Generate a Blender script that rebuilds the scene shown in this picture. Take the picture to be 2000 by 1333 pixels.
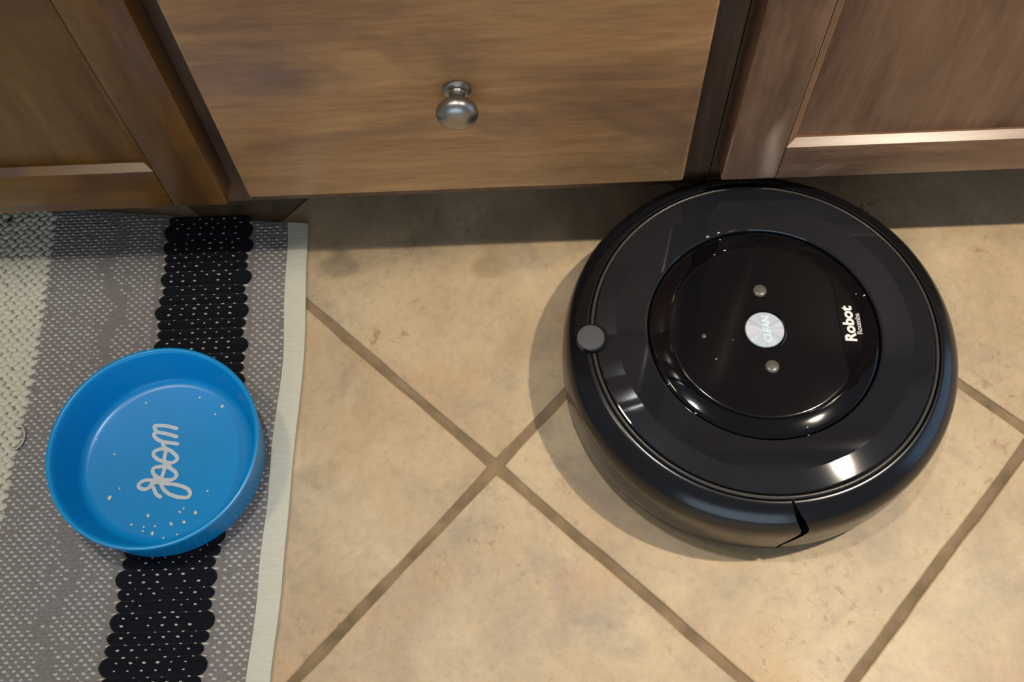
import bpy, bmesh, math, random
from mathutils import Vector, Matrix, noise
random.seed(7)
scene = bpy.context.scene
for o in list(bpy.data.objects): bpy.data.objects.remove(o, do_unlink=True)
C = scene.collection

# ---------------------------------------------------------------- camera, world, lights, exposure
cam_d = bpy.data.cameras.new('camera'); cam = bpy.data.objects.new('camera', cam_d); C.objects.link(cam)
R = Matrix(((0.9991827, 0.0362329, 0.0179176), (-0.0253520, 0.9070004, -0.4203660), (-0.0314823, 0.4195682, 0.9071777)))
cam.matrix_world = Matrix.Translation((0, -0.51894, 0.89927)) @ R.to_4x4()
cam_d.sensor_fit = 'HORIZONTAL'; cam_d.sensor_width = 36; cam_d.lens = 2052.12 * 36 / 2000
cam_d.clip_start = 0.01
scene.camera = cam

world = bpy.data.worlds.new('room_ambient'); scene.world = world; world.use_nodes = True
bg = world.node_tree.nodes['Background']
bg.inputs['Color'].default_value = (0.95, 0.97, 1.0, 1); bg.inputs['Strength'].default_value = 0.18

def spot(name, loc, target, energy, color, radius, angle, blend):
    l = bpy.data.lights.new(name, 'SPOT'); l.energy = energy; l.color = color
    l.shadow_soft_size = radius; l.spot_size = math.radians(angle); l.spot_blend = blend
    o = bpy.data.objects.new(name, l); C.objects.link(o); o.location = loc
    o.rotation_euler = (Vector(target) - Vector(loc)).to_track_quat('-Z', 'Y').to_euler()
    return o
def area(name, loc, target, energy, color, sx, sy):
    l = bpy.data.lights.new(name, 'AREA'); l.shape = 'RECTANGLE'; l.size = sx; l.size_y = sy
    l.energy = energy; l.color = color
    o = bpy.data.objects.new(name, l); C.objects.link(o); o.location = loc
    o.rotation_euler = (Vector(target) - Vector(loc)).to_track_quat('-Z', 'Y').to_euler()
    return o
# recessed ceiling lamps over the counter edge, and daylight through two windows of the kitchen
spot('ceiling_lamp', (1.15, -0.08, 2.42), (1.08, -0.25, 0), 168, (1.0, 0.87, 0.69), 0.035, 64, 0.6)
spot('ceiling_lamp', (-0.17, -0.02, 2.42), (-0.42, -0.3, 0), 58, (0.96, 0.95, 0.93), 0.05, 62, 0.85)
spot('ceiling_lamp', (-1.05, -0.08, 2.42), (-0.85, -0.25, 0), 40, (1.0, 0.86, 0.66), 0.14, 58, 0.9)
area('window_daylight', (3.6, -0.4, 1.05), (0, -0.4, 1.0), 16, (0.33, 0.62, 1.0), 2.4, 2.0)
area('window_daylight', (-0.4, -4.0, 1.3), (-0.4, 0, 1.0), 36, (0.62, 0.80, 1.0), 3.2, 2.0)

vs = scene.view_settings
scene.display_settings.display_device = 'sRGB'
vs.view_transform = 'Standard'; vs.look = 'None'; vs.exposure = 0.16; vs.gamma = 1.0; vs.use_curve_mapping = False

# ---------------------------------------------------------------- material helpers
def lin(c):
    return tuple(((v / 255) / 12.92 if v / 255 <= 0.04045 else ((v / 255 + 0.055) / 1.055) ** 2.4) for v in c) + (1,)
def new_mat(name):
    m = bpy.data.materials.new(name); m.use_nodes = True
    nt = m.node_tree; b = nt.nodes['Principled BSDF']
    return m, nt, b
def N(nt, kind, **kw):
    n = nt.nodes.new(kind)
    for k, v in kw.items():
        if k in n.inputs: n.inputs[k].default_value = v
        else: setattr(n, k, v)
    return n
def ramp(nt, fac, stops):
    r = nt.nodes.new('ShaderNodeValToRGB'); e = r.color_ramp.elements
    while len(e) < len(stops): e.new(0.5)
    for i, (p, c) in enumerate(stops): e[i].position = p; e[i].color = c
    nt.links.new(fac, r.inputs['Fac']); return r.outputs['Color']
def mix(nt, fac, a, b, blend='MIX'):
    m = nt.nodes.new('ShaderNodeMix'); m.data_type = 'RGBA'; m.blend_type = blend
    for s, v in ((m.inputs[0], fac), (m.inputs[6], a), (m.inputs[7], b)):
        if hasattr(v, 'is_linked'): nt.links.new(v, s)
        else: s.default_value = v
    return m.outputs[2]
def bump(nt, b, h, strength, dist):
    n = N(nt, 'ShaderNodeBump', Strength=strength, Distance=dist)
    nt.links.new(h, n.inputs['Height']); nt.links.new(n.outputs['Normal'], b.inputs['Normal']); return n
def plain(name, rgb, rough=0.5, metal=0.0, spec=0.5, noise_amt=0.08, nscale=60, bumpd=0.0, coat=0.0):
    m, nt, b = new_mat(name)
    tc = N(nt, 'ShaderNodeTexCoord'); nz = N(nt, 'ShaderNodeTexNoise', Scale=nscale, Detail=4.0)
    nt.links.new(tc.outputs['Object'], nz.inputs['Vector'])
    c = lin(rgb); d = tuple(x * (1 - noise_amt) for x in c[:3]) + (1,); e = tuple(min(1, x * (1 + noise_amt)) for x in c[:3]) + (1,)
    nt.links.new(ramp(nt, nz.outputs['Fac'], [(0.3, d), (0.7, e)]), b.inputs['Base Color'])
    b.inputs['Roughness'].default_value = rough; b.inputs['Metallic'].default_value = metal
    b.inputs['Specular IOR Level'].default_value = spec
    if coat: b.inputs['Coat Weight'].default_value = coat; b.inputs['Coat Roughness'].default_value = 0.05
    if bumpd: bump(nt, b, nz.outputs['Fac'], 0.6, bumpd)
    return m
def wood(name, axis, light, mid, dark, blotch, rough=0.30, seed=0.0):
    m, nt, b = new_mat(name)
    tc = N(nt, 'ShaderNodeTexCoord'); oi = N(nt, 'ShaderNodeObjectInfo')
    off = N(nt, 'ShaderNodeVectorMath', operation='MULTIPLY_ADD')
    cmb = N(nt, 'ShaderNodeCombineXYZ')
    for i in range(3): nt.links.new(oi.outputs['Random'], cmb.inputs[i])
    nt.links.new(cmb.outputs[0], off.inputs[0]); off.inputs[1].default_value = (7.0, 5.0, 9.0)
    nt.links.new(tc.outputs['Object'], off.inputs[2])
    mp = N(nt, 'ShaderNodeMapping'); mp.inputs['Location'].default_value = (seed, seed * 0.7, seed * 1.3)
    mp.inputs['Scale'].default_value = (1.6, 14, 14) if axis == 'x' else (14, 14, 1.6)
    nt.links.new(off.outputs[0], mp.inputs['Vector'])
    g1 = N(nt, 'ShaderNodeTexNoise', Scale=1.6, Detail=7.0, Roughness=0.62, Distortion=0.6)
    g2 = N(nt, 'ShaderNodeTexNoise', Scale=9.0, Detail=5.0, Roughness=0.7)
    nt.links.new(mp.outputs[0], g1.inputs['Vector']); nt.links.new(mp.outputs[0], g2.inputs['Vector'])
    mp2 = N(nt, 'ShaderNodeMapping'); mp2.inputs['Scale'].default_value = (4, 4, 7) if axis == 'x' else (6, 6, 3.5)
    mp2.inputs['Location'].default_value = (seed * 2, 0, seed)
    nt.links.new(off.outputs[0], mp2.inputs['Vector'])
    bl = N(nt, 'ShaderNodeTexNoise', Scale=1.5, Detail=3.0, Roughness=0.55, Distortion=0.9)
    nt.links.new(mp2.outputs[0], bl.inputs['Vector'])
    col = ramp(nt, g1.outputs['Fac'], [(0.30, lin(dark)), (0.47, lin(mid)), (0.68, lin(light))])
    fine = ramp(nt, g2.outputs['Fac'], [(0.34, (0.74, 0.71, 0.68, 1)), (0.60, (1.06, 1.06, 1.06, 1))])
    col = mix(nt, 0.75, col, fine, 'MULTIPLY')
    g3 = N(nt, 'ShaderNodeTexNoise', Scale=26.0, Detail=4.0, Roughness=0.75); nt.links.new(mp.outputs[0], g3.inputs['Vector'])
    col = mix(nt, 0.5, col, ramp(nt, g3.outputs['Fac'], [(0.35, (0.82, 0.80, 0.78, 1)), (0.55, (1.03, 1.03, 1.03, 1))]), 'MULTIPLY')
    bm = ramp(nt, bl.outputs['Fac'], [(0.52, (0, 0, 0, 1)), (0.74, (1, 1, 1, 1))])
    col = mix(nt, bm, col, lin(blotch))
    nt.links.new(col, b.inputs['Base Color'])
    b.inputs['Roughness'].default_value = rough; b.inputs['Specular IOR Level'].default_value = 0.4
    b.inputs['Coat Weight'].default_value = 0.25; b.inputs['Coat Roughness'].default_value = 0.24
    bump(nt, b, g2.outputs['Fac'], 0.12, 0.0006)
    return m

# ---------------------------------------------------------------- mesh helpers (coordinates are world metres; parts are stored relative to their thing)
def origin(p):
    v = Vector((0, 0, 0))
    while p is not None: v = v + p.location; p = p.parent
    return v
def obj(name, verts, faces, mat, parent=None, smooth=False, auto=None):
    o0 = origin(parent)
    me = bpy.data.meshes.new(name); me.from_pydata([Vector(v) - o0 for v in verts], [], faces); me.update()
    return obj_me(name, me, mat, parent, smooth, auto)
def obj_me(name, me, mat, parent=None, smooth=False, auto=None):
    o = bpy.data.objects.new(name, me); C.objects.link(o)
    if mat: me.materials.append(mat)
    if parent is not None: o.parent = parent
    if smooth:
        for p in me.polygons: p.use_smooth = True
        if auto:
            bm = bmesh.new(); bm.from_mesh(me)
            for e in bm.edges:
                if len(e.link_faces) == 2 and e.calc_face_angle(0) > math.radians(auto): e.smooth = False
            bm.to_mesh(me); bm.free()
    return o
def obj_bm(name, bm, mat, parent=None, smooth=False, auto=None):
    bmesh.ops.recalc_face_normals(bm, faces=bm.faces)
    o0 = origin(parent)
    for v in bm.verts: v.co -= o0
    me = bpy.data.meshes.new(name); bm.to_mesh(me); bm.free()
    return obj_me(name, me, mat, parent, smooth, auto)
def box_bm(x0, x1, y0, y1, z0, z1, bev=0.0, seg=2):
    bm = bmesh.new(); bmesh.ops.create_cube(bm, size=1)
    for v in bm.verts:
        v.co = ((x0 + x1) / 2 + v.co.x * (x1 - x0), (y0 + y1) / 2 + v.co.y * (y1 - y0), (z0 + z1) / 2 + v.co.z * (z1 - z0))
    if bev: bmesh.ops.bevel(bm, geom=list(bm.edges), offset=bev, segments=seg, affect='EDGES', profile=0.5)
    return bm
def box(name, x0, x1, y0, y1, z0, z1, mat, parent=None, bev=0.0, seg=2):
    return obj_bm(name, box_bm(x0, x1, y0, y1, z0, z1, bev, seg), mat, parent, smooth=bev > 0, auto=35)
def revolve(name, prof, c, mat, parent=None, n=96, a0=0.0, a1=2 * math.pi, shift0=None, shift1=None, closed_prof=False, auto=30, axis='z'):
    """prof = [(r, h)...]; full turn or a sector with capped ends."""
    full = abs(a1 - a0 - 2 * math.pi) < 1e-6
    verts, faces = [], []; m = len(prof); k = n if full else n + 1
    for i in range(k):
        t = i / n
        for (r, h) in prof:
            s0 = a0 + (shift0(h) if shift0 else 0); s1 = a1 + (shift1(h) if shift1 else 0)
            a = s0 + (s1 - s0) * t
            if axis == 'z': verts.append((c[0] + r * math.cos(a), c[1] + r * math.sin(a), c[2] + h))
            else: verts.append((c[0] + r * math.cos(a), c[1] - h, c[2] + r * math.sin(a)))
    seg = m if closed_prof else m - 1
    for i in range(n):
        i2 = (i + 1) % k
        for j in range(seg):
            j2 = (j + 1) % m
            faces.append((i * m + j, i2 * m + j, i2 * m + j2, i * m + j2))
    if not full and closed_prof:
        faces.append(tuple(range(m))[::-1]); faces.append(tuple((k - 1) * m + j for j in range(m)))
    bm = bmesh.new(); vs_ = [bm.verts.new(v) for v in verts]
    for f in faces: bm.faces.new([vs_[q] for q in f])
    bmesh.ops.remove_doubles(bm, verts=bm.verts, dist=1e-7)
    return obj_bm(name, bm, mat, parent, smooth=True, auto=auto)
def empty(name, loc, label, cat, group=None):
    o = bpy.data.objects.new(name, None); C.objects.link(o); o.location = loc; o.empty_display_size = 0.05
    o['label'] = label; o['category'] = cat
    if group: o['group'] = group
    return o
def tube(name, pts, rad, mat, parent=None, sides=8, flat=1.0, auto=None):
    verts, faces = [], []; n = len(pts); P = [Vector(q) for q in pts]
    for i, q in enumerate(P):
        d = (P[min(i + 1, n - 1)] - P[max(i - 1, 0)]).normalized()
        u = d.cross(Vector((0, 0, 1))); u = u.normalized() if u.length > 1e-6 else Vector((1, 0, 0)); w = u.cross(d).normalized()
        r = rad(i / (n - 1)) if callable(rad) else rad
        for s in range(sides):
            a = 2 * math.pi * s / sides
            verts.append(q + u * (r * math.cos(a)) + w * (r * flat * math.sin(a)))
    for i in range(n - 1):
        for s in range(sides):
            s2 = (s + 1) % sides
            faces.append((i * sides + s, i * sides + s2, (i + 1) * sides + s2, (i + 1) * sides + s))
    faces.append(tuple(range(sides))[::-1]); faces.append(tuple((n - 1) * sides + s for s in range(sides)))
    return obj(name, verts, faces, mat, parent, smooth=True, auto=auto)
def spline(pts, k=5):
    out = []; n = len(pts)
    for i in range(n - 1):
        p0, p1, p2, p3 = (Vector(pts[max(i - 1, 0)]), Vector(pts[i]), Vector(pts[i + 1]), Vector(pts[min(i + 2, n - 1)]))
        for s in range(k):
            t = s / k
            out.append(0.5 * ((2 * p1) + (p2 - p0) * t + (2 * p0 - 5 * p1 + 4 * p2 - p3) * t * t + (3 * p1 - p0 - 3 * p2 + p3) * t ** 3))
    out.append(Vector(pts[-1])); return out

# ---------------------------------------------------------------- materials
def tile_material():
    m, nt, b = new_mat('ceramic_tile')
    tc = N(nt, 'ShaderNodeTexCoord'); oi = N(nt, 'ShaderNodeObjectInfo')
    cmb = N(nt, 'ShaderNodeCombineXYZ')
    for i in range(3): nt.links.new(oi.outputs['Random'], cmb.inputs[i])
    off = N(nt, 'ShaderNodeVectorMath', operation='MULTIPLY_ADD'); off.inputs[1].default_value = (11, 17, 5)
    nt.links.new(cmb.outputs[0], off.inputs[0]); nt.links.new(tc.outputs['Object'], off.inputs[2])
    def nz(sc, det, rough=0.55, dist=0.0):
        n = N(nt, 'ShaderNodeTexNoise', Scale=sc, Detail=det, Roughness=rough, Distortion=dist)
        nt.links.new(off.outputs[0], n.inputs['Vector']); return n.outputs['Fac']
    base = ramp(nt, nz(9, 6, 0.6, 0.4), [(0.30, lin((176, 152, 120))), (0.5, lin((196, 172, 136))), (0.72, lin((210, 188, 152)))])
    grey = ramp(nt, nz(13, 6, 0.62, 0.7), [(0.47, (0, 0, 0, 1)), (0.70, (0.9, 0.9, 0.9, 1))])
    col = mix(nt, grey, base, lin((164, 147, 124)))
    n3 = nz(6.5, 4, 0.6, 0.3)
    orange = ramp(nt, n3, [(0.54, (0, 0, 0, 1)), (0.76, (0.7, 0.7, 0.7, 1))])
    col = mix(nt, orange, col, lin((198, 160, 114)))
    pit = ramp(nt, nz(85, 5, 0.75, 0.4), [(0.34, (1, 1, 1, 1)), (0.44, (0, 0, 0, 1))])
    pm = ramp(nt, nz(8, 2), [(0.48, (0, 0, 0, 1)), (0.66, (0.62, 0.62, 0.62, 1))])
    pitm = mix(nt, 1.0, pit, pm, 'MULTIPLY')
    col = mix(nt, pitm, col, lin((146, 112, 80)))
    sp = ramp(nt, nz(120, 5, 0.8, 0.3), [(0.32, (0.84, 0.82, 0.79, 1)), (0.52, (1, 1, 1, 1)), (0.72, (1.06, 1.06, 1.05, 1))])
    col = mix(nt, 0.8, col, sp, 'MULTIPLY')
    nt.links.new(col, b.inputs['Base Color']); b.inputs['Roughness'].default_value = 0.42
    b.inputs['Specular IOR Level'].default_value = 0.35
    bump(nt, b, nz(30, 6, 0.65), 0.25, 0.0015)
    return m
M = {}
M['tile'] = tile_material()
M['grout'] = plain('grout', (140, 120, 94), 0.9, noise_amt=0.25, nscale=45, bumpd=0.001)
M['grout'].node_tree.nodes['Principled BSDF'].inputs['Specular IOR Level'].default_value = 0.1
M['drawer'] = wood('drawer_wood', 'x', (207, 156, 104), (183, 137, 92), (149, 111, 77), (132, 99, 80), seed=1.3)
DL = ((136, 92, 40), (116, 77, 32), (92, 58, 24), (84, 58, 40))
M['doorl_v'] = wood('door_wood_dark_upright', 'z', *DL, seed=2.1); M['doorl_h'] = wood('door_wood_dark_level', 'x', *DL, seed=3.1)
DR = ((171, 130, 100), (149, 112, 85), (121, 90, 71), (100, 74, 59))
M['doorr_v'] = wood('door_wood_grey_upright', 'z', *DR, seed=4.6); M['doorr_h'] = wood('door_wood_grey_level', 'x', *DR, seed=5.2)
M['frame'] = wood('frame_wood', 'z', (115, 89, 69), (100, 76, 58), (80, 61, 47), (74, 56, 45), seed=6.0)
M['kick'] = wood('toe_kick_wood', 'x', (120, 88, 56), (104, 76, 48), (84, 60, 40), (74, 54, 40), rough=0.6, seed=7.0)
M['stone'] = plain('stone_countertop', (120, 108, 96), 0.25, noise_amt=0.35, nscale=40)
M['nickel'] = plain('brushed_nickel', (166, 164, 160), 0.34, metal=1.0, noise_amt=0.04, nscale=200)
M['rplate'] = plain('satin_black_plastic', (30, 31, 36), 0.045, spec=0.6, noise_amt=0.04)
M['rgloss'] = plain('gloss_black_plastic', (6, 6, 11), 0.05, spec=0.55, noise_amt=0.05)
M['rpanel'] = plain('smoked_panel_plastic', (14, 14, 17), 0.11, spec=0.5, noise_amt=0.05)
M['rbump'] = plain('bumper_black_plastic', (14, 15, 20), 0.20, spec=0.6, noise_amt=0.05)
M['rlip'] = plain('rim_grey_plastic', (62, 59, 55), 0.25, noise_amt=0.05)
M['rdark'] = plain('deep_black_plastic', (6, 6, 7), 0.7, spec=0.2)
M['rsens'] = plain('sensor_grey_plastic', (64, 64, 68), 0.5, noise_amt=0.03)
M['rbtn'] = plain('button_grey', (88, 85, 76), 0.3, noise_amt=0.12, nscale=300)
M['white'] = plain('white_print', (235, 232, 226), 0.6, noise_amt=0.03)
M['greyprint'] = plain('grey_print', (176, 172, 168), 0.6, noise_amt=0.1, nscale=400)
M['blueprint'] = plain('pale_blue_print', (214, 234, 246), 0.5, noise_amt=0.03)
M['blue'] = plain('blue_silicone', (2, 146, 214), 0.27, spec=0.45, noise_amt=0.05, nscale=14)
M['letter'] = plain('worn_white_print', (208, 214, 215), 0.6, noise_amt=0.10, nscale=500)
M['crumb'] = plain('crumb', (236, 226, 200), 0.8, noise_amt=0.1)
M['speck'] = plain('lint', (216, 216, 212), 0.8)
M['seed_'] = plain('dark_speck', (62, 44, 30), 0.8)
def fabric(name, a, b_, sc, bd, stretch=(1, 1, 1)):
    m, nt, b = new_mat(name)
    tc = N(nt, 'ShaderNodeTexCoord'); mp = N(nt, 'ShaderNodeMapping'); mp.inputs['Scale'].default_value = stretch
    nt.links.new(tc.outputs['Object'], mp.inputs['Vector'])
    nz = N(nt, 'ShaderNodeTexNoise', Scale=sc, Detail=5.0, Roughness=0.7); nt.links.new(mp.outputs[0], nz.inputs['Vector'])
    nt.links.new(ramp(nt, nz.outputs['Fac'], [(0.3, lin(a)), (0.7, lin(b_))]), b.inputs['Base Color'])
    b.inputs['Roughness'].default_value = 0.95; b.inputs['Specular IOR Level'].default_value = 0.08
    b.inputs['Sheen Weight'].default_value = 0.08
    bump(nt, b, nz.outputs['Fac'], 0.8, bd); return m
M['weave'] = fabric('grey_weave', (126, 120, 116), (150, 144, 139), 420, 0.0012)
M['cream'] = fabric('cream_yarn', (204, 200, 178), (228, 224, 204), 500, 0.0010)
M['hem'] = fabric('cream_hem', (212, 208, 188), (226, 222, 204), 260, 0.0008, (0.25, 3, 1))
M['black'] = fabric('black_yarn', (15, 15, 20), (30, 30, 38), 420, 0.0012, (0.5, 2, 1))
M['thread'] = fabric('pale_thread', (176, 171, 166), (216, 212, 207), 700, 0.0004)

# ---------------------------------------------------------------- floor of square tiles laid on the diagonal
P_, G_ = 0.3399, 0.0085
th = -0.7608; ca, sa = math.cos(th), math.sin(th); CX, CY = -0.0352, -0.2250
floor = obj('floor', [(-2.2, -2.4, -0.0022), (2.2, -2.4, -0.0022), (2.2, 0.7, -0.0022), (-2.2, 0.7, -0.0022), (-2.2, -2.4, -0.03), (2.2, -2.4, -0.03), (2.2, 0.7, -0.03), (-2.2, 0.7, -0.03)],
            [(0, 1, 2, 3), (7, 6, 5, 4), (0, 4, 5, 1), (1, 5, 6, 2), (2, 6, 7, 3), (3, 7, 4, 0)], M['grout'])
floor['kind'] = 'structure'; floor['label'] = 'beige ceramic tile floor laid on the diagonal with tan grout'
def tile_mesh(seed):
    """slab with softly rounded, slightly wavy edges"""
    rnd = random.Random(seed); h = (P_ - G_) / 2; n = 14; ring = []
    ph = [rnd.uniform(0, 6) for _ in range(8)]
    for side in range(4):
        for i in range(n):
            t = -1 + 2 * i / n
            w = 0.0005 * math.sin(6 * t + ph[side]) + 0.0004 * math.sin(17 * t + ph[side + 4]) * (1 - t * t)
            e = h + w * (1 - t ** 8); q = [(t * h, -e), (e, t * h), (-t * h, e), (-e, -t * h)][side]
            if i == 0:
                q = (q[0] * 0.994, q[1] * 0.994)
            ring.append(q)
    k = len(ring); verts = []; faces = []
    for s, z in ((1.0, -0.004), (1.0, -0.0014), (0.9965, -0.0004), (0.990, 0.0)):
        verts += [(x * s, y * s, z) for x, y in ring]
    for L in range(3):
        for i in range(k):
            j = (i + 1) % k; faces.append((L * k + i, L * k + j, (L + 1) * k + j, (L + 1) * k + i))
    faces.append(tuple(3 * k + i for i in range(k)))
    me = bpy.data.meshes.new('tile'); me.from_pydata(verts, [], faces); me.update(); me.materials.append(M['tile'])
    for p in me.polygons: p.use_smooth = len(p.vertices) == 4
    return me
tms = [tile_mesh(s) for s in range(4)]
for i in range(-6, 6):
    for j in range(-6, 6):
        u, v = (i + 0.5) * P_, (j + 0.5) * P_
        x, y = CX + u * ca - v * sa, CY + u * sa + v * ca
        if -1.35 < x < 1.35 and -1.25 < y < 0.22:
            t = bpy.data.objects.new('tile', tms[(i * 3 + j * 5) % 4]); C.objects.link(t); t.parent = floor
            t.location = (x, y, 0); t.rotation_euler = (0, 0, th + (math.pi / 2) * ((i + 2 * j) % 4))

# ---------------------------------------------------------------- kitchen cabinets
KY = 0.085          # toe kick plane
FY = 0.0255         # face frame plane; doors and drawers stand proud to y = 0
def carcass(t, x0, x1):
    box('body', x0, x1, FY + 0.02, 0.60, 0.071, 0.868, M['frame'], t)
    box('toe_kick', x0, x1, KY, KY + 0.016, 0.0005, 0.0575, M['kick'], t)
def door(t, x0, x1, z0, z1, sw, rw, mv, mh, knob_at=None):
    d = bpy.data.objects.new('door', None); C.objects.link(d); d.parent = t
    th_, rec, mw = 0.025, 0.0105, 0.0085
    box('stile', x0, x0 + sw, 0, th_, z0, z1, mv, d, 0.0022); box('stile', x1 - sw, x1, 0, th_, z0, z1, mv, d, 0.0022)
    box('rail', x0 + sw, x1 - sw, 0.0003, th_, z0, z0 + rw, mh, d, 0.0010); box('rail', x0 + sw, x1 - sw, 0.0003, th_, z1 - rw, z1, mh, d, 0.0010)
    xa, xb, za, zb = x0 + sw, x1 - sw, z0 + rw, z1 - rw
    box('panel', xa - 0.004, xb + 0.004, rec, th_ - 0.001, za - 0.004, zb + 0.004, mv, d)
    # sloping mitred moulding around the recessed panel
    def strip(A, B, a, b, m):
        y0, y1 = 0.0006, rec
        vs_ = [(A[0], y0, A[1]), (B[0], y0, B[1]), (b[0], y1 - 0.002, b[1]), (a[0], y1 - 0.002, a[1]),
               (a[0], y1 + 0.0005, a[1]), (b[0], y1 + 0.0005, b[1]), (B[0], y1 + 0.0005, B[1]), (A[0], y1 + 0.0005, A[1])]
        bm = bmesh.new(); q = [bm.verts.new(v) for v in vs_]
        for f in ((0, 1, 2, 3), (3, 2, 5, 4), (4, 5, 6, 7), (7, 6, 1, 0), (0, 3, 4, 7), (1, 6, 5, 2)): bm.faces.new([q[i] for i in f])
        obj_bm('moulding', bm, m, d)
    i = mw; j = 0.0030
    strip((xa, za), (xb, za), (xa + i, za + j), (xb - i, za + j), mh)
    strip((xa, zb), (xb, zb), (xa + i, zb - j), (xb - i, zb - j), mh)
    strip((xa, za), (xa, zb), (xa + i, za + j), (xa + i, zb - j), mv)
    strip((xb, za), (xb, zb), (xb - i, za + j), (xb - i, zb - j), mv)
    return d
left = empty('base_cabinet', (-0.56, 0.3, 0), 'dark brown wooden cabinet with recessed panel door, behind the rug', 'cabinet')
carcass(left, -0.862, -0.2555)
box('stile', -0.292, -0.2555, FY, FY + 0.02, 0.062, 0.868, M['frame'], left); box('stile', -0.862, -0.835, FY, FY + 0.02, 0.062, 0.868, M['frame'], left)
box('rail', -0.835, -0.292, FY, FY + 0.02, 0.062, 0.135, M['frame'], left); box('rail', -0.835, -0.292, FY, FY + 0.02, 0.831, 0.868, M['frame'], left)
door(left, -0.850, -0.2695, 0.0945, 0.845, 0.0495, 0.0565, M['doorl_v'], M['doorl_h'])

mid = empty('drawer_cabinet', (-0.05, 0.3, 0), 'brown wooden cabinet with wide flat drawer front and one silver knob', 'cabinet')
carcass(mid, -0.2551, 0.1698)
box('stile', -0.2551, -0.222, FY, FY + 0.02, 0.062, 0.868, M['frame'], mid); box('stile', 0.118, 0.1698, FY, FY + 0.02, 0.062, 0.868, M['frame'], mid)
box('rail', -0.222, 0.118, FY, FY + 0.02, 0.062, 0.135, M['frame'], mid); box('rail', -0.222, 0.118, FY, FY + 0.02, 0.378, 0.420, M['frame'], mid)
box('rail', -0.222, 0.118, FY, FY + 0.02, 0.831, 0.868, M['frame'], mid)
dr = box('drawer_front', -0.2485, 0.1412, 0, FY - 0.0005, 0.1040, 0.392, M['drawer'], mid, 0.0036, 4)
box('drawer_front', -0.2485, 0.1412, 0, FY - 0.0005, 0.406, 0.618, M['drawer'], mid, 0.0036, 4)
box('drawer_front', -0.2485, 0.1412, 0, FY - 0.0005, 0.632, 0.845, M['drawer'], mid, 0.0036, 4)
kx, kz = -0.0500, 0.2462
revolve('knob_base', [(0.0, 0.0), (0.0105, 0.0), (0.0112, 0.0012), (0.0110, 0.0028), (0.0092, 0.0040), (0.0072, 0.0046), (0.0, 0.0046)], (kx, 0, kz), M['nickel'], dr, 40, axis='y')
revolve('knob', [(0.0, 0.0040), (0.0066, 0.0044), (0.0056, 0.0070), (0.0060, 0.0105), (0.0088, 0.0135), (0.0132, 0.0165), (0.0158, 0.0202),
                 (0.0164, 0.0238), (0.0150, 0.0275), (0.0116, 0.0302), (0.0066, 0.0318), (0.0, 0.0323)], (kx, 0, kz), M['nickel'], dr, 48, axis='y', auto=60)

right = empty('base_cabinet', (0.47, 0.3, 0), 'grey-brown wooden cabinet with recessed panel door, above the robot vacuum', 'cabinet')
carcass(right, 0.1708, 0.762)
box('stile', 0.1708, 0.196, FY, FY + 0.02, 0.071, 0.868, M['frame'], right); box('stile', 0.735, 0.762, FY, FY + 0.02, 0.071, 0.868, M['frame'], right)
box('rail', 0.196, 0.735, FY, FY + 0.02, 0.071, 0.135, M['frame'], right); box('rail', 0.196, 0.735, FY, FY + 0.02, 0.831, 0.868, M['frame'], right)
door(right, 0.1740, 0.750, 0.1030, 0.845, 0.0493, 0.0465, M['doorr_v'], M['doorr_h'])

ct = box('countertop', -0.862, 0.762, -0.012, 0.62, 0.8685, 0.905, M['stone'], None, 0.004, 3)
ct['label'] = 'grey-brown stone countertop lying across the three cabinets'; ct['category'] = 'countertop'

wb = box('wall_back', -2.2, 2.2, 0.622, 0.70, -0.002, 2.45, plain('painted_wall', (206, 198, 184), 0.8, noise_amt=0.03), None)
wb['kind'] = 'structure'; wb['label'] = 'pale painted wall behind the cabinets'

# ---------------------------------------------------------------- woven rug
def dx(y):
    K = [(0.06, 0.0), (-0.0, 0.002), (-0.11, 0.0055), (-0.24, 0.001), (-0.32, -0.001), (-0.41, -0.0055), (-0.6, -0.010)]
    for (a, b), (c, d) in zip(K, K[1:]):
        if y >= c:
            t = (a - y) / (a - c); t = t * t * (3 - 2 * t); return b + (d - b) * t
    return K[-1][1]
XR, XH, XB1, XB0, XC = -0.2190, -0.2390, -0.2765, -0.3600, -0.4765
XL, YB = -0.62, -0.56
def ytop(x): return min(0.076, 0.0350 + 0.115 * (XH - x))
rug = empty('rug', (-0.42, -0.25, 0), 'striped woven rug in grey, black and cream under the blue bowl', 'rug')
def slab(name, x0, x1, z0, z1, mat, nx=4, bulge=0.0, dzig=0.0):
    verts, faces = [], []; ny = 90
    for lev in range(2):
        for j in range(ny + 1):
            for i in range(nx + 1):
                x = x0 + (x1 - x0) * i / nx; f = j / ny; y = YB + (ytop(x) - YB) * f
                e = math.sin(math.pi * i / nx)
                z = z0 if lev == 0 else z1 + bulge * e
                xx = x + dx(y) + (dzig * math.sin(y * 900) if i == 0 else 0)
                verts.append((xx, y, z))
    n = (nx + 1) * (ny + 1); W = nx + 1
    for j in range(ny):
        for i in range(nx):
            a = j * W + i; faces.append((a + n, a + 1 + n, a + 1 + W + n, a + W + n)); faces.append((a + W, a + 1 + W, a + 1, a))
    for j in range(ny):
        a = j * W; faces.append((a, a + n, a + W + n, a + W)); a += nx; faces.append((a + W, a + W + n, a + n, a))
    for i in range(nx):
        a = i; faces.append((a + 1, a + 1 + n, a + n, a)); a += ny * W; faces.append((a, a + n, a + n + 1, a + 1))
    return obj(name, verts, faces, mat, rug, smooth=True, auto=40)
slab('woven_base', XL, XH + 0.001, 0.0004, 0.0040, M['weave'], 10)
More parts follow.
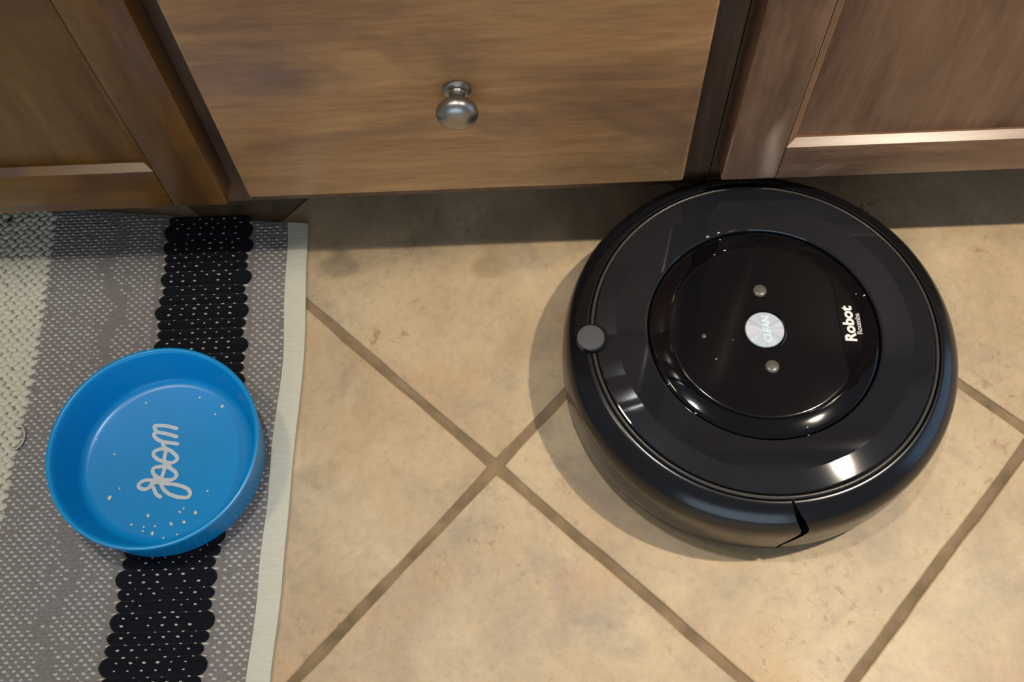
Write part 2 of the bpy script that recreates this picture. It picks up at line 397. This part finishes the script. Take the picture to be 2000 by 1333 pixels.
slab('hem', XH, XR, 0.0004, 0.0046, M['hem'], 6, 0.0008, dzig=0.0006)['label'] = 'plain cream edge band'
class Bits:
    def __init__(s): s.v, s.f = [], []
    def blob(s, c, rx, ry, rz, ang=0.0, seg=6, tilt=0.0):
        """half ellipsoid"""
        b = len(s.v); ca_, sa_ = math.cos(ang), math.sin(ang)
        for lev, (k, h) in enumerate(((1.0, 0.0), (0.78, 0.62))):
            for i in range(seg):
                a = 2 * math.pi * i / seg; x, y = rx * k * math.cos(a), ry * k * math.sin(a)
                s.v.append((c[0] + x * ca_ - y * sa_, c[1] + x * sa_ + y * ca_, c[2] + rz * h))
        s.v.append((c[0], c[1], c[2] + rz))
        for i in range(seg):
            j = (i + 1) % seg
            s.f.append((b + i, b + j, b + seg + j, b + seg + i)); s.f.append((b + seg + i, b + seg + j, b + 2 * seg))
    def make(s, name, mat, parent, kind=None):
        o = obj(name, s.v, s.f, mat, parent, smooth=True)
        if kind: o['kind'] = kind
        return o
def zig(y):      # plain grey zigzag runs through the grey field
    t = (y + 0.012) / 0.085; k = t - math.floor(t); tri = 1 - abs(2 * k - 1)
    return -0.4215 + 0.020 * tri - 0.008 * math.sin(y * 9)
rnd = random.Random(3)
dots = Bits(); px_, py_ = 0.0079, 0.0036
j = 0; y = YB + 0.004
while y < 0.075:
    x = XC + 0.002 + (j % 2) * px_ / 2
    while x < XH - 0.001:
        inblack = XB0 - 0.004 < x < XB1 + 0.004
        if not inblack and y < ytop(x) - 0.004:
            miss = abs(x - zig(y)) < 0.0075
            if (not miss or rnd.random() < 0.12) and rnd.random() > 0.04:
                k = rnd.uniform(0.75, 1.15)
                dots.blob((x + dx(y) + rnd.uniform(-0.0005, 0.0005), y + rnd.uniform(-0.0003, 0.0003), 0.0038), 0.0023 * k, 0.00125 * k, 0.0011, rnd.uniform(-0.35, 0.1))
        x += px_
    y += py_; j += 1
dots.make('white_weft', M['thread'], rug, 'stuff')
ridges = Bits(); j = 0; y = YB + 0.004      # grey weft floats that lie between the white ones
while y < 0.075:
    x = XC + 0.002 + ((j + 1) % 2) * px_ / 2
    while x < XH:
        if not (XB0 < x < XB1) and y < ytop(x) - 0.003:
            ridges.blob((x + dx(y), y + rnd.uniform(-0.0002, 0.0002), 0.0037), 0.0030, 0.0016, 0.0009, rnd.uniform(-0.2, 0.2))
        x += px_
    y += py_; j += 1
ridges.make('grey_weft', M['weave'], rug, 'stuff')
# black yarn cords: fat, thin, thin
def cord(y0, y1, x0, x1, top):
    yc, hy = (y0 + y1) / 2, (y1 - y0) / 2; verts, faces = [], []; na = 6; re = min(hy * 1.05, 0.0075)
    Q = [0, 0.06, 0.22, 0.45, 0.72, 1.0]; xs = [x0 + re * q for q in Q] + [x0 + re + (x1 - x0 - 2 * re) * q for q in (0.25, 0.5, 0.75)] + [x1 - re * q for q in Q[::-1]]; nx = len(xs) - 1
    for i in range(nx + 1):
        x = xs[i]; e = min(x - x0, x1 - x)
        k = math.sqrt(max(0.0, 1 - ((re - e) / re) ** 2)) if e < re else 1.0
        k = max(k, 0.2)
        for a in range(na + 1):
            g = math.pi * a / na; sx = math.copysign(abs(math.cos(g)) ** 0.7, math.cos(g))
            verts.append((x + dx(yc), yc - hy * k * sx, 0.0035 + top * (0.55 + 0.45 * k) * math.sin(g) ** 0.6))
    W = na + 1
    for i in range(nx):
        for a in range(na):
            p = i * W + a; faces.append((p, p + W, p + W + 1, p + 1))
    faces.append(tuple(range(W))); faces.append(tuple(nx * W + a for a in range(W))[::-1])
    o = obj('black_cord', verts, faces, M['black'], rug, smooth=True, auto=70); return o
y = 0.0455; k = 0; wd = Bits(); edge = Bits(); rows = []
pat = [0.0085, 0.0195, 0.0165, 0.0105, 0.0105]
while y > YB + 0.02:
    w = pat[k] if k < len(pat) else [0.0170, 0.0108, 0.0108][(k - len(pat)) % 3]
    j0, j1 = rnd.uniform(-0.0018, 0.0018), rnd.uniform(-0.0018, 0.0018)
    fat = 0.0028 if w > 0.014 else 0.0
    yy = min(y, ytop(XB0) - 0.002)
    cord(yy - w, yy, XB0 - fat + j0, XB1 + fat + j1, 0.0034)
    if w > 0.014: rows += [(yy - w * 0.33, 0), (yy - w * 0.70, 0)]
    else: rows += [(yy - w / 2, 0)]
    rows.append((yy - w - 0.0006, 1)); y -= w - 0.0007; k += 1
for (yy, s) in rows:
    x = XB0 + 0.0105 + (0.0055 if s else 0) + rnd.uniform(-0.001, 0.001)
    while x < XB1 - 0.008:
        if rnd.random() > 0.10:
            q = rnd.uniform(0.6, 1.1)
            wd.blob((x + dx(yy), yy, 0.0064 if not s else 0.0050), 0.0020 * q, 0.0011 * q, 0.0009 if not s else 0.0016, rnd.uniform(-0.2, 0.2))
        x += 0.0116 + rnd.uniform(-0.0006, 0.0006)
    if s:
        for xe in (XB0 + 0.0015, XB1 - 0.0015):
            edge.blob((xe + dx(yy), yy, 0.0040), 0.0042, 0.0010, 0.0012, rnd.uniform(-0.08, 0.08))
wd.make('pale_warp', M['thread'], rug, 'stuff'); edge.make('pale_warp', M['cream'], rug, 'stuff')
# cream looped yarn field
loops = Bits(); y = YB + 0.006; j = 0
while y < 0.075:
    x = XL + 0.004 + (j % 2) * 0.0045
    while x < XC + 0.001:
        if y < ytop(x) - 0.002:
            loops.blob((x + dx(y) + rnd.uniform(-0.0008, 0.0008), y + rnd.uniform(-0.0006, 0.0006), 0.0036), 0.0056, 0.0034, rnd.uniform(0.0016, 0.0027), (0.6 if j % 2 else -0.6) + rnd.uniform(-0.25, 0.25), 8)
        x += 0.0090
    y += 0.0050; j += 1
loops.make('cream_yarn', M['cream'], rug, 'stuff')['label'] = 'chunky cream looped yarn band'
o = tube('thread_loop', spline([(-0.4751, -0.1738, 0.0062), (-0.4700, -0.1737, 0.0066), (-0.4668, -0.1770, 0.0066), (-0.4652, -0.1815, 0.0066), (-0.4654, -0.1877, 0.0066), (-0.4676, -0.1921, 0.0064), (-0.4713, -0.1955, 0.0066), (-0.4739, -0.1949, 0.0064)]), 0.0010, M['thread'], None, 6)
o['label'] = 'loose pale thread curled on the grey rug left of the bowl'; o['category'] = 'thread'
b_ = Bits(); b_.blob((-0.5197, 0.0480, 0.0072), 0.0034, 0.0022, 0.0016, 0.5, 8); o = b_.make('dark_speck', M['seed_'], None)
o['label'] = 'tiny dark brown speck on the cream end of the rug'; o['category'] = 'speck'

# ---------------------------------------------------------------- blue pet bowl
BC = (-0.3275, -0.2130, 0.0060)
bowl = empty('pet_bowl', BC, 'round blue bowl with white script lettering inside, standing on the rug', 'bowl')
HB = 0.0485
prof = [(0.0, 0.0), (0.0835, 0.0), (0.0855, 0.0012), (0.0868, 0.005), (0.0905, HB - 0.006), (0.0917, HB - 0.0022), (0.0914, HB - 0.0005), (0.0900, HB),
        (0.0880, HB - 0.0004), (0.0868, HB - 0.0022), (0.0855, HB - 0.007), (0.0790, 0.0125), (0.0770, 0.0086), (0.0740, 0.0068), (0.0700, 0.0062), (0.0, 0.0060)]
# rim wobbles a little like soft moulded silicone
revolve('bowl_body', prof, BC, M['blue'], bowl, 128, auto=60)
LET = {'m1': [(-0.321, -0.1979), (-0.3309, -0.1962), (-0.3367, -0.1947), (-0.3415, -0.1916), (-0.3435, -0.1879), (-0.3409, -0.1862), (-0.3318, -0.188), (-0.3224, -0.1911)],
 'm2': [(-0.3409, -0.1862), (-0.3436, -0.1819), (-0.3429, -0.1798), (-0.3327, -0.1805), (-0.3232, -0.1833)], 'mo': [(-0.3347, -0.1958), (-0.3322, -0.2011), (-0.3262, -0.2043)],
 'o2': [(-0.3358, -0.2023), (-0.3409, -0.2044), (-0.3413, -0.208), (-0.3372, -0.212), (-0.33, -0.2148), (-0.3237, -0.2157), (-0.3196, -0.2126), (-0.3213, -0.2087), (-0.3262, -0.2046), (-0.3314, -0.2028), (-0.3358, -0.2023)],
 'o2c': [(-0.3314, -0.2024), (-0.3307, -0.2064), (-0.3313, -0.2116), (-0.3306, -0.2155), (-0.3309, -0.218)],
 'o1': [(-0.3333, -0.2189), (-0.3394, -0.22), (-0.3403, -0.2235), (-0.3373, -0.2274), (-0.3307, -0.2309), (-0.3226, -0.2315), (-0.3186, -0.2287), (-0.3196, -0.2249), (-0.325, -0.2208), (-0.3295, -0.2194), (-0.3333, -0.2189)],
 'o1c': [(-0.3252, -0.2195), (-0.3303, -0.2181), (-0.3301, -0.2226), (-0.3311, -0.227), (-0.3318, -0.2321)],
 'j1': [(-0.3367, -0.2319), (-0.3461, -0.2313), (-0.3512, -0.2346), (-0.3501, -0.2381), (-0.345, -0.2395), (-0.341, -0.2375), (-0.3398, -0.2347), (-0.3347, -0.2336), (-0.3291, -0.2338)],
 'j2': [(-0.3382, -0.2376), (-0.3347, -0.244), (-0.3307, -0.247)],
 'j3': [(-0.3345, -0.2301), (-0.3314, -0.2353), (-0.3283, -0.2404), (-0.3229, -0.2447), (-0.314, -0.2479), (-0.3063, -0.2481), (-0.3046, -0.2444), (-0.3081, -0.2399), (-0.3177, -0.2364), (-0.3278, -0.2348), (-0.3317, -0.2327), (-0.3378, -0.2281)]}
ZB = BC[2] + 0.0061
bm = bmesh.new()
for s_, pts in enumerate(LET.values()):
    P = spline([(a, b, ZB + s_ * 0.00005) for a, b in pts], 6); n = len(P); L, Rr = [], []
    for q_, v_ in enumerate(P): v_.z += q_ * 1.5e-6
    hw = 0.0017; h_ = Vector((0, 0, 0.0003))
    def cap(q, d, sgn):
        u = Vector((d.y, -d.x, 0)); return [q + (u * math.cos(a) * sgn + d * math.sin(a) * sgn) * hw for a in (math.pi * t / 6 for t in range(1, 6))]
    D = [(P[min(i + 1, n - 1)] - P[max(i - 1, 0)]).normalized() for i in range(n)]
    U = [Vector((d.y, -d.x, 0)) * hw for d in D]
    lt = [bm.verts.new(P[i] + U[i] + h_) for i in range(n)]; rt = [bm.verts.new(P[i] - U[i] + h_) for i in range(n)]
    for i in range(n - 1):
        bm.faces.new((lt[i], lt[i + 1], rt[i + 1], rt[i]))
    for e, sgn in ((0, -1), (n - 1, 1)):
        arc = cap(P[e], D[e], 1) if sgn > 0 else [P[e] + (U[e].normalized() * math.cos(a) - D[e] * math.sin(a)) * hw for a in (math.pi * t / 6 for t in range(1, 6))]
        ring = [lt[e]] + [bm.verts.new(q + h_) for q in arc] + [rt[e]]
        bm.faces.new(ring)
obj_bm('lettering', bm, M['letter'], bowl)['label'] = 'worn white script lettering'
CR = [(-0.3543, -0.1573), (-0.3951, -0.1917), (-0.3756, -0.2467), (-0.3682, -0.238), (-0.3767, -0.2059), (-0.3396, -0.2638), (-0.3534, -0.2712), (-0.3422, -0.2737), (-0.3425, -0.2773), (-0.3325, -0.2732), (-0.3337, -0.2798), (-0.3183, -0.2717), (-0.3072, -0.2706), (-0.298, -0.2627), (-0.3088, -0.2583), (-0.3121, -0.2612), (-0.312, -0.2813), (-0.3237, -0.284), (-0.3051, -0.1538), (-0.2834, -0.1636), (-0.2891, -0.1708), (-0.2894, -0.2431)]
BIG = {2, 5, 10, 11, 12, 13, 19}
def crumb_mesh(seed):
    r = random.Random(seed); bm = bmesh.new(); bmesh.ops.create_icosphere(bm, subdivisions=1, radius=1.0)
    for v in bm.verts: v.co *= r.uniform(0.75, 1.2)
    me = bpy.data.meshes.new('crumb'); bm.to_mesh(me); bm.free(); me.materials.append(M['crumb']); return me
cms = [crumb_mesh(s) for s in range(4)]
for i, (x, y) in enumerate(CR):
    dxx, dyy = x - BC[0], y - BC[1]; rr = math.hypot(dxx, dyy)
    if rr > 0.0725: x, y = BC[0] + dxx * 0.0725 / rr, BC[1] + dyy * 0.0725 / rr
    o = bpy.data.objects.new('crumb', cms[i % 4]); C.objects.link(o)
    s = (0.0018 if i in BIG else 0.0010) * rnd.uniform(0.9, 1.15)
    zz = BC[2] + 0.0061 + (0.0005 if rr > 0.07 else 0)
    o.location = (x, y, zz + s * 0.4); o.scale = (s * rnd.uniform(0.9, 1.4), s, s * 0.6); o.rotation_euler = (0, 0, rnd.uniform(0, 3))
    o['label'] = 'tiny pale crumb lying on the floor of the blue bowl'; o['category'] = 'crumb'; o['group'] = 'crumbs in the blue bowl'

# ---------------------------------------------------------------- robot vacuum
RC = (0.1972, -0.1426, 0.0)
rob = empty('robot_vacuum', RC, 'round glossy black robot vacuum with silver centre button, pushed against the cabinets', 'robot vacuum')
rad = math.radians
revolve('chassis', [(0.0, 0.012), (0.1540, 0.012), (0.1590, 0.016), (0.1600, 0.060), (0.1500, 0.0800), (0.1470, 0.0830), (0.0, 0.0830)], RC, M['rdark'], rob, 96)
def bent(pts):
    def f(h):
        for (a, b), (c, d) in zip(pts, pts[1:]):
            if h <= c: return rad(b + (d - b) * max(0, (h - a)) / (c - a))
        return rad(pts[-1][1])
    return f
outer = [(0.1610, 0.0085), (0.1650, 0.0100), (0.1680, 0.0150), (0.1692, 0.0220), (0.1695, 0.0320), (0.1695, 0.0520), (0.1694, 0.0580), (0.1689, 0.0635), (0.1677, 0.0685), (0.1657, 0.0730), (0.1629, 0.0770), (0.1594, 0.0805), (0.1554, 0.0834), (0.1512, 0.0858), (0.1484, 0.0868), (0.1476, 0.0866)]
shell = outer + [(0.1474, 0.0850), (0.1520, 0.0815), (0.1604, 0.0700), (0.1604, 0.0140)]
nb = bent([(0.0, -3.0), (0.030, -2.6), (0.050, -0.2), (0.066, 1.8), (0.076, 0.2), (0.088, -1.6)])
nr = bent([(0.0, -2.7), (0.030, -1.6), (0.050, 1.6), (0.066, 3.9), (0.076, 2.6), (0.084, 0.4), (0.088, -1.1)])
revolve('bumper', shell, RC, M['rbump'], rob, 96, rad(93), rad(273), shift0=lambda h: -nb(h), shift1=nb, closed_prof=True, auto=40)
revolve('rear_shell', shell, RC, M['rbump'], rob, 96, rad(-87), rad(93), shift0=nr, shift1=lambda h: -nr(h), closed_prof=True, auto=40)
revolve('rim_ring', [(0.1430, 0.0835), (0.1435, 0.0868), (0.1442, 0.0875), (0.1455, 0.0873), (0.1463, 0.0863), (0.1464, 0.0835)], RC, M['rlip'], rob, 128, auto=60)
revolve('top_plate', [(0.0975, 0.0850), (0.0980, 0.0898), (0.0986, 0.0905), (0.1000, 0.0907), (0.1245, 0.0907), (0.1410, 0.08855), (0.1421, 0.0882), (0.1425, 0.0872), (0.1425, 0.0835)], RC, M['rplate'], rob, 160, auto=5)
revolve('faceplate', [(0.0972, 0.0850), (0.0970, 0.0880), (0.0962, 0.0890), (0.0930, 0.0897), (0.0880, 0.0906), (0.0840, 0.09125), (0.0810, 0.0915), (0.0, 0.0915)], RC, M['rgloss'], rob, 128, auto=60)
# control panel: a disc cut straight on the rear side, with rounded corners
def dshape(r, xc, rc):
    pts = []; cx = xc - rc; cy = math.sqrt((r - rc) ** 2 - cx ** 2); a1 = math.atan2(cy, cx)
    for i in range(60): a = a1 + (2 * math.pi - 2 * a1) * i / 59; pts.append((r * math.cos(a), r * math.sin(a)))
    for i in range(1, 10): a = -a1 + a1 * i / 9; pts.append((cx + rc * math.cos(a), -cy + rc * math.sin(a)))
    for i in range(0, 9): a = a1 * i / 9; pts.append((cx + rc * math.cos(a), cy + rc * math.sin(a)))
    return pts
verts, faces = [], []
levels = [(0.0800, 0.0645, 0.0910), (0.0800, 0.0645, 0.0920), (0.0794, 0.0639, 0.0923), (0.0780, 0.0625, 0.0924)]
for (r, xc, z) in levels: verts += [(RC[0] + x, RC[1] + y, z) for x, y in dshape(r, xc, 0.028)]
k = len(verts) // len(levels)
for L in range(len(levels) - 1):
    for i in range(k): faces.append((L * k + i, L * k + (i + 1) % k, (L + 1) * k + (i + 1) % k, (L + 1) * k + i))
faces.append(tuple((len(levels) - 1) * k + i for i in range(k)))
pan = obj('control_panel', verts, faces, M['rpanel'], rob, smooth=True, auto=30)
ZP = 0.0924
revolve('button_ring', [(0.0166, ZP), (0.0166, ZP + 0.0004), (0.0182, ZP + 0.0006), (0.0190, ZP)], (RC[0], RC[1] - 0.0010, 0), M['rgloss'], rob, 64)
def button_mat():
    m, nt, b = new_mat('spun_aluminium')
    tc = N(nt, 'ShaderNodeTexCoord'); gr = N(nt, 'ShaderNodeTexGradient', gradient_type='RADIAL')
    mp = N(nt, 'ShaderNodeMapping'); mp.inputs['Location'].default_value = (0, 0.0010, 0)
    nt.links.new(tc.outputs['Object'], mp.inputs['Vector']); nt.links.new(mp.outputs[0], gr.inputs['Vector'])
    wv = N(nt, 'ShaderNodeTexNoise', noise_dimensions='1D', Scale=14.0, Detail=2.0)
    nt.links.new(gr.outputs['Fac'], wv.inputs['W'])
    nt.links.new(ramp(nt, wv.outputs['Fac'], [(0.3, lin((168, 180, 194))), (0.7, lin((198, 206, 216)))]), b.inputs['Base Color'])
    b.inputs['Metallic'].default_value = 0.35; b.inputs['Roughness'].default_value = 0.42
    return m
btn = revolve('clean_button', [(0.0, ZP), (0.0164, ZP), (0.0164, ZP + 0.0012), (0.0158, ZP + 0.0017), (0.0, ZP + 0.0018)], (RC[0], RC[1] - 0.0010, 0), button_mat(), rob, 64)
btn['label'] = 'round silver button'
for (x, y) in ((0.1980, -0.1060), (0.1995, -0.1770)):
    revolve('small_button', [(0.0, ZP - 0.0005), (0.0058, ZP - 0.0005), (0.0058, ZP + 0.0002), (0.0048, ZP + 0.0008), (0.0025, ZP + 0.0011), (0.0, ZP + 0.0012)], (x, y, 0), M['rbtn'], rob, 32, auto=80)
revolve('panel_dot', [(0.0, ZP - 0.0003), (0.0022, ZP - 0.0003), (0.0018, ZP + 0.0003), (0.0, ZP + 0.0006)], (0.1460, -0.1470, 0), M['rbtn'], rob, 20, auto=80)  # tiny grey dot raised slightly above the control panel
# forward sensor dome on the rim
SX, SY = 0.0508, -0.1440
revolve('sensor_groove', [(0.0, 0.0830), (0.0130, 0.0830), (0.0130, 0.0905), (0.0126, 0.0909), (0.0, 0.0909)], (SX + 0.0020, SY, 0), M['rdark'], rob, 40)  # added dark disc in place of the shaded groove around the sensor
revolve('sensor_window', [(0.0, 0.0840), (0.0118, 0.0840), (0.0118, 0.0912), (0.0112, 0.0921), (0.0, 0.0924)], (SX, SY, 0), M['rsens'], rob, 40)
def text(name, body, x, y, z, size, mat, parent, shear=0.0, off=0.0, spacing=1.0, thick=0.00015):
    cu = bpy.data.curves.new(name, 'FONT'); cu.body = body; cu.size = size; cu.shear = shear; cu.offset = off
    cu.space_character = spacing; cu.extrude = thick; cu.align_x = 'CENTER'; cu.align_y = 'CENTER'
    t = bpy.data.objects.new('tmp', cu); C.objects.link(t)
    dg = bpy.context.evaluated_depsgraph_get(); dg.update()
    me = bpy.data.meshes.new_from_object(t.evaluated_get(dg)); bpy.data.objects.remove(t, do_unlink=True); bpy.data.curves.remove(cu)
    me.transform(Matrix.Translation(Vector((x, y, z)) - origin(parent)) @ Matrix.Rotation(math.pi / 2, 4, 'Z'))
    me.materials.clear(); o = obj_me(name, me, mat, parent); return o
text('lettering', 'CLEAN', RC[0] - 0.0012 + 0.003, RC[1] - 0.001, ZP + 0.00185, 0.0082, M['blueprint'], btn, 0.15, 0.00025, 0.95)
text('logo_lettering', 'Robot', 0.2690, -0.1405, 0.0917, 0.0128, M['white'], rob, 0.12, 0.00050, 1.02)['label'] = 'white maker lettering'
text('logo_lettering', 'Roomba', 0.2768, -0.1405, 0.0917, 0.0060, M['greyprint'], rob, 0.0, 0.00025, 0.95)['label'] = 'small grey product lettering'
for (x, y) in ((RC[0], RC[1] + 0.11), (RC[0], RC[1] - 0.11)):
    revolve('wheel', [(0.0, -0.009), (0.030, -0.009), (0.032, -0.007), (0.032, 0.007), (0.030, 0.009), (0.0, 0.009)], (x, y, 0.0325), M['rdark'], rob, 32, axis='y')
revolve('caster', [(0.0, -0.008), (0.012, -0.008), (0.0135, 0.0), (0.012, 0.008), (0.0, 0.008)], (RC[0] - 0.125, RC[1], 0.0140), M['rdark'], rob, 24, axis='y')
SP = [(0.1692, -0.0462, 1.3), (0.1592, -0.0497, 1.5), (0.17, -0.0528, 0.9), (0.1724, -0.0648, 1.3), (0.1631, -0.0687, 0.9), (0.2866, -0.1129, 1.3), (0.2796, -0.1118, 0.8), (0.1128, -0.1883, 0.9), (0.1325, -0.2149, 1.0), (0.2213, -0.2305, 0.9), (0.2219, -0.2375, 1.3), (0.1699, -0.1513, 0.6), (0.1539, -0.1685, 0.8)]
for i, (x, y, s) in enumerate(SP):
    r_ = math.hypot(x - RC[0], y - RC[1]); z = 0.0925 if r_ < 0.078 else (0.0916 if r_ < 0.082 else (0.0907 if r_ > 0.0985 else 0.0916 - (r_ - 0.081) * 0.135))
    o = bpy.data.objects.new('lint_speck', cms[i % 4].copy()); o.data.materials.clear(); o.data.materials.append(M['speck']); C.objects.link(o)
    o.location = (x, y, z + 0.0001); o.scale = (0.0011 * s, 0.0005 * s, 0.0003); o.rotation_euler = (0, 0, rnd.uniform(-0.3, 0.8))
    o['label'] = 'tiny white lint speck on top of the robot vacuum'; o['category'] = 'lint'; o['group'] = 'lint specks on the robot vacuum'
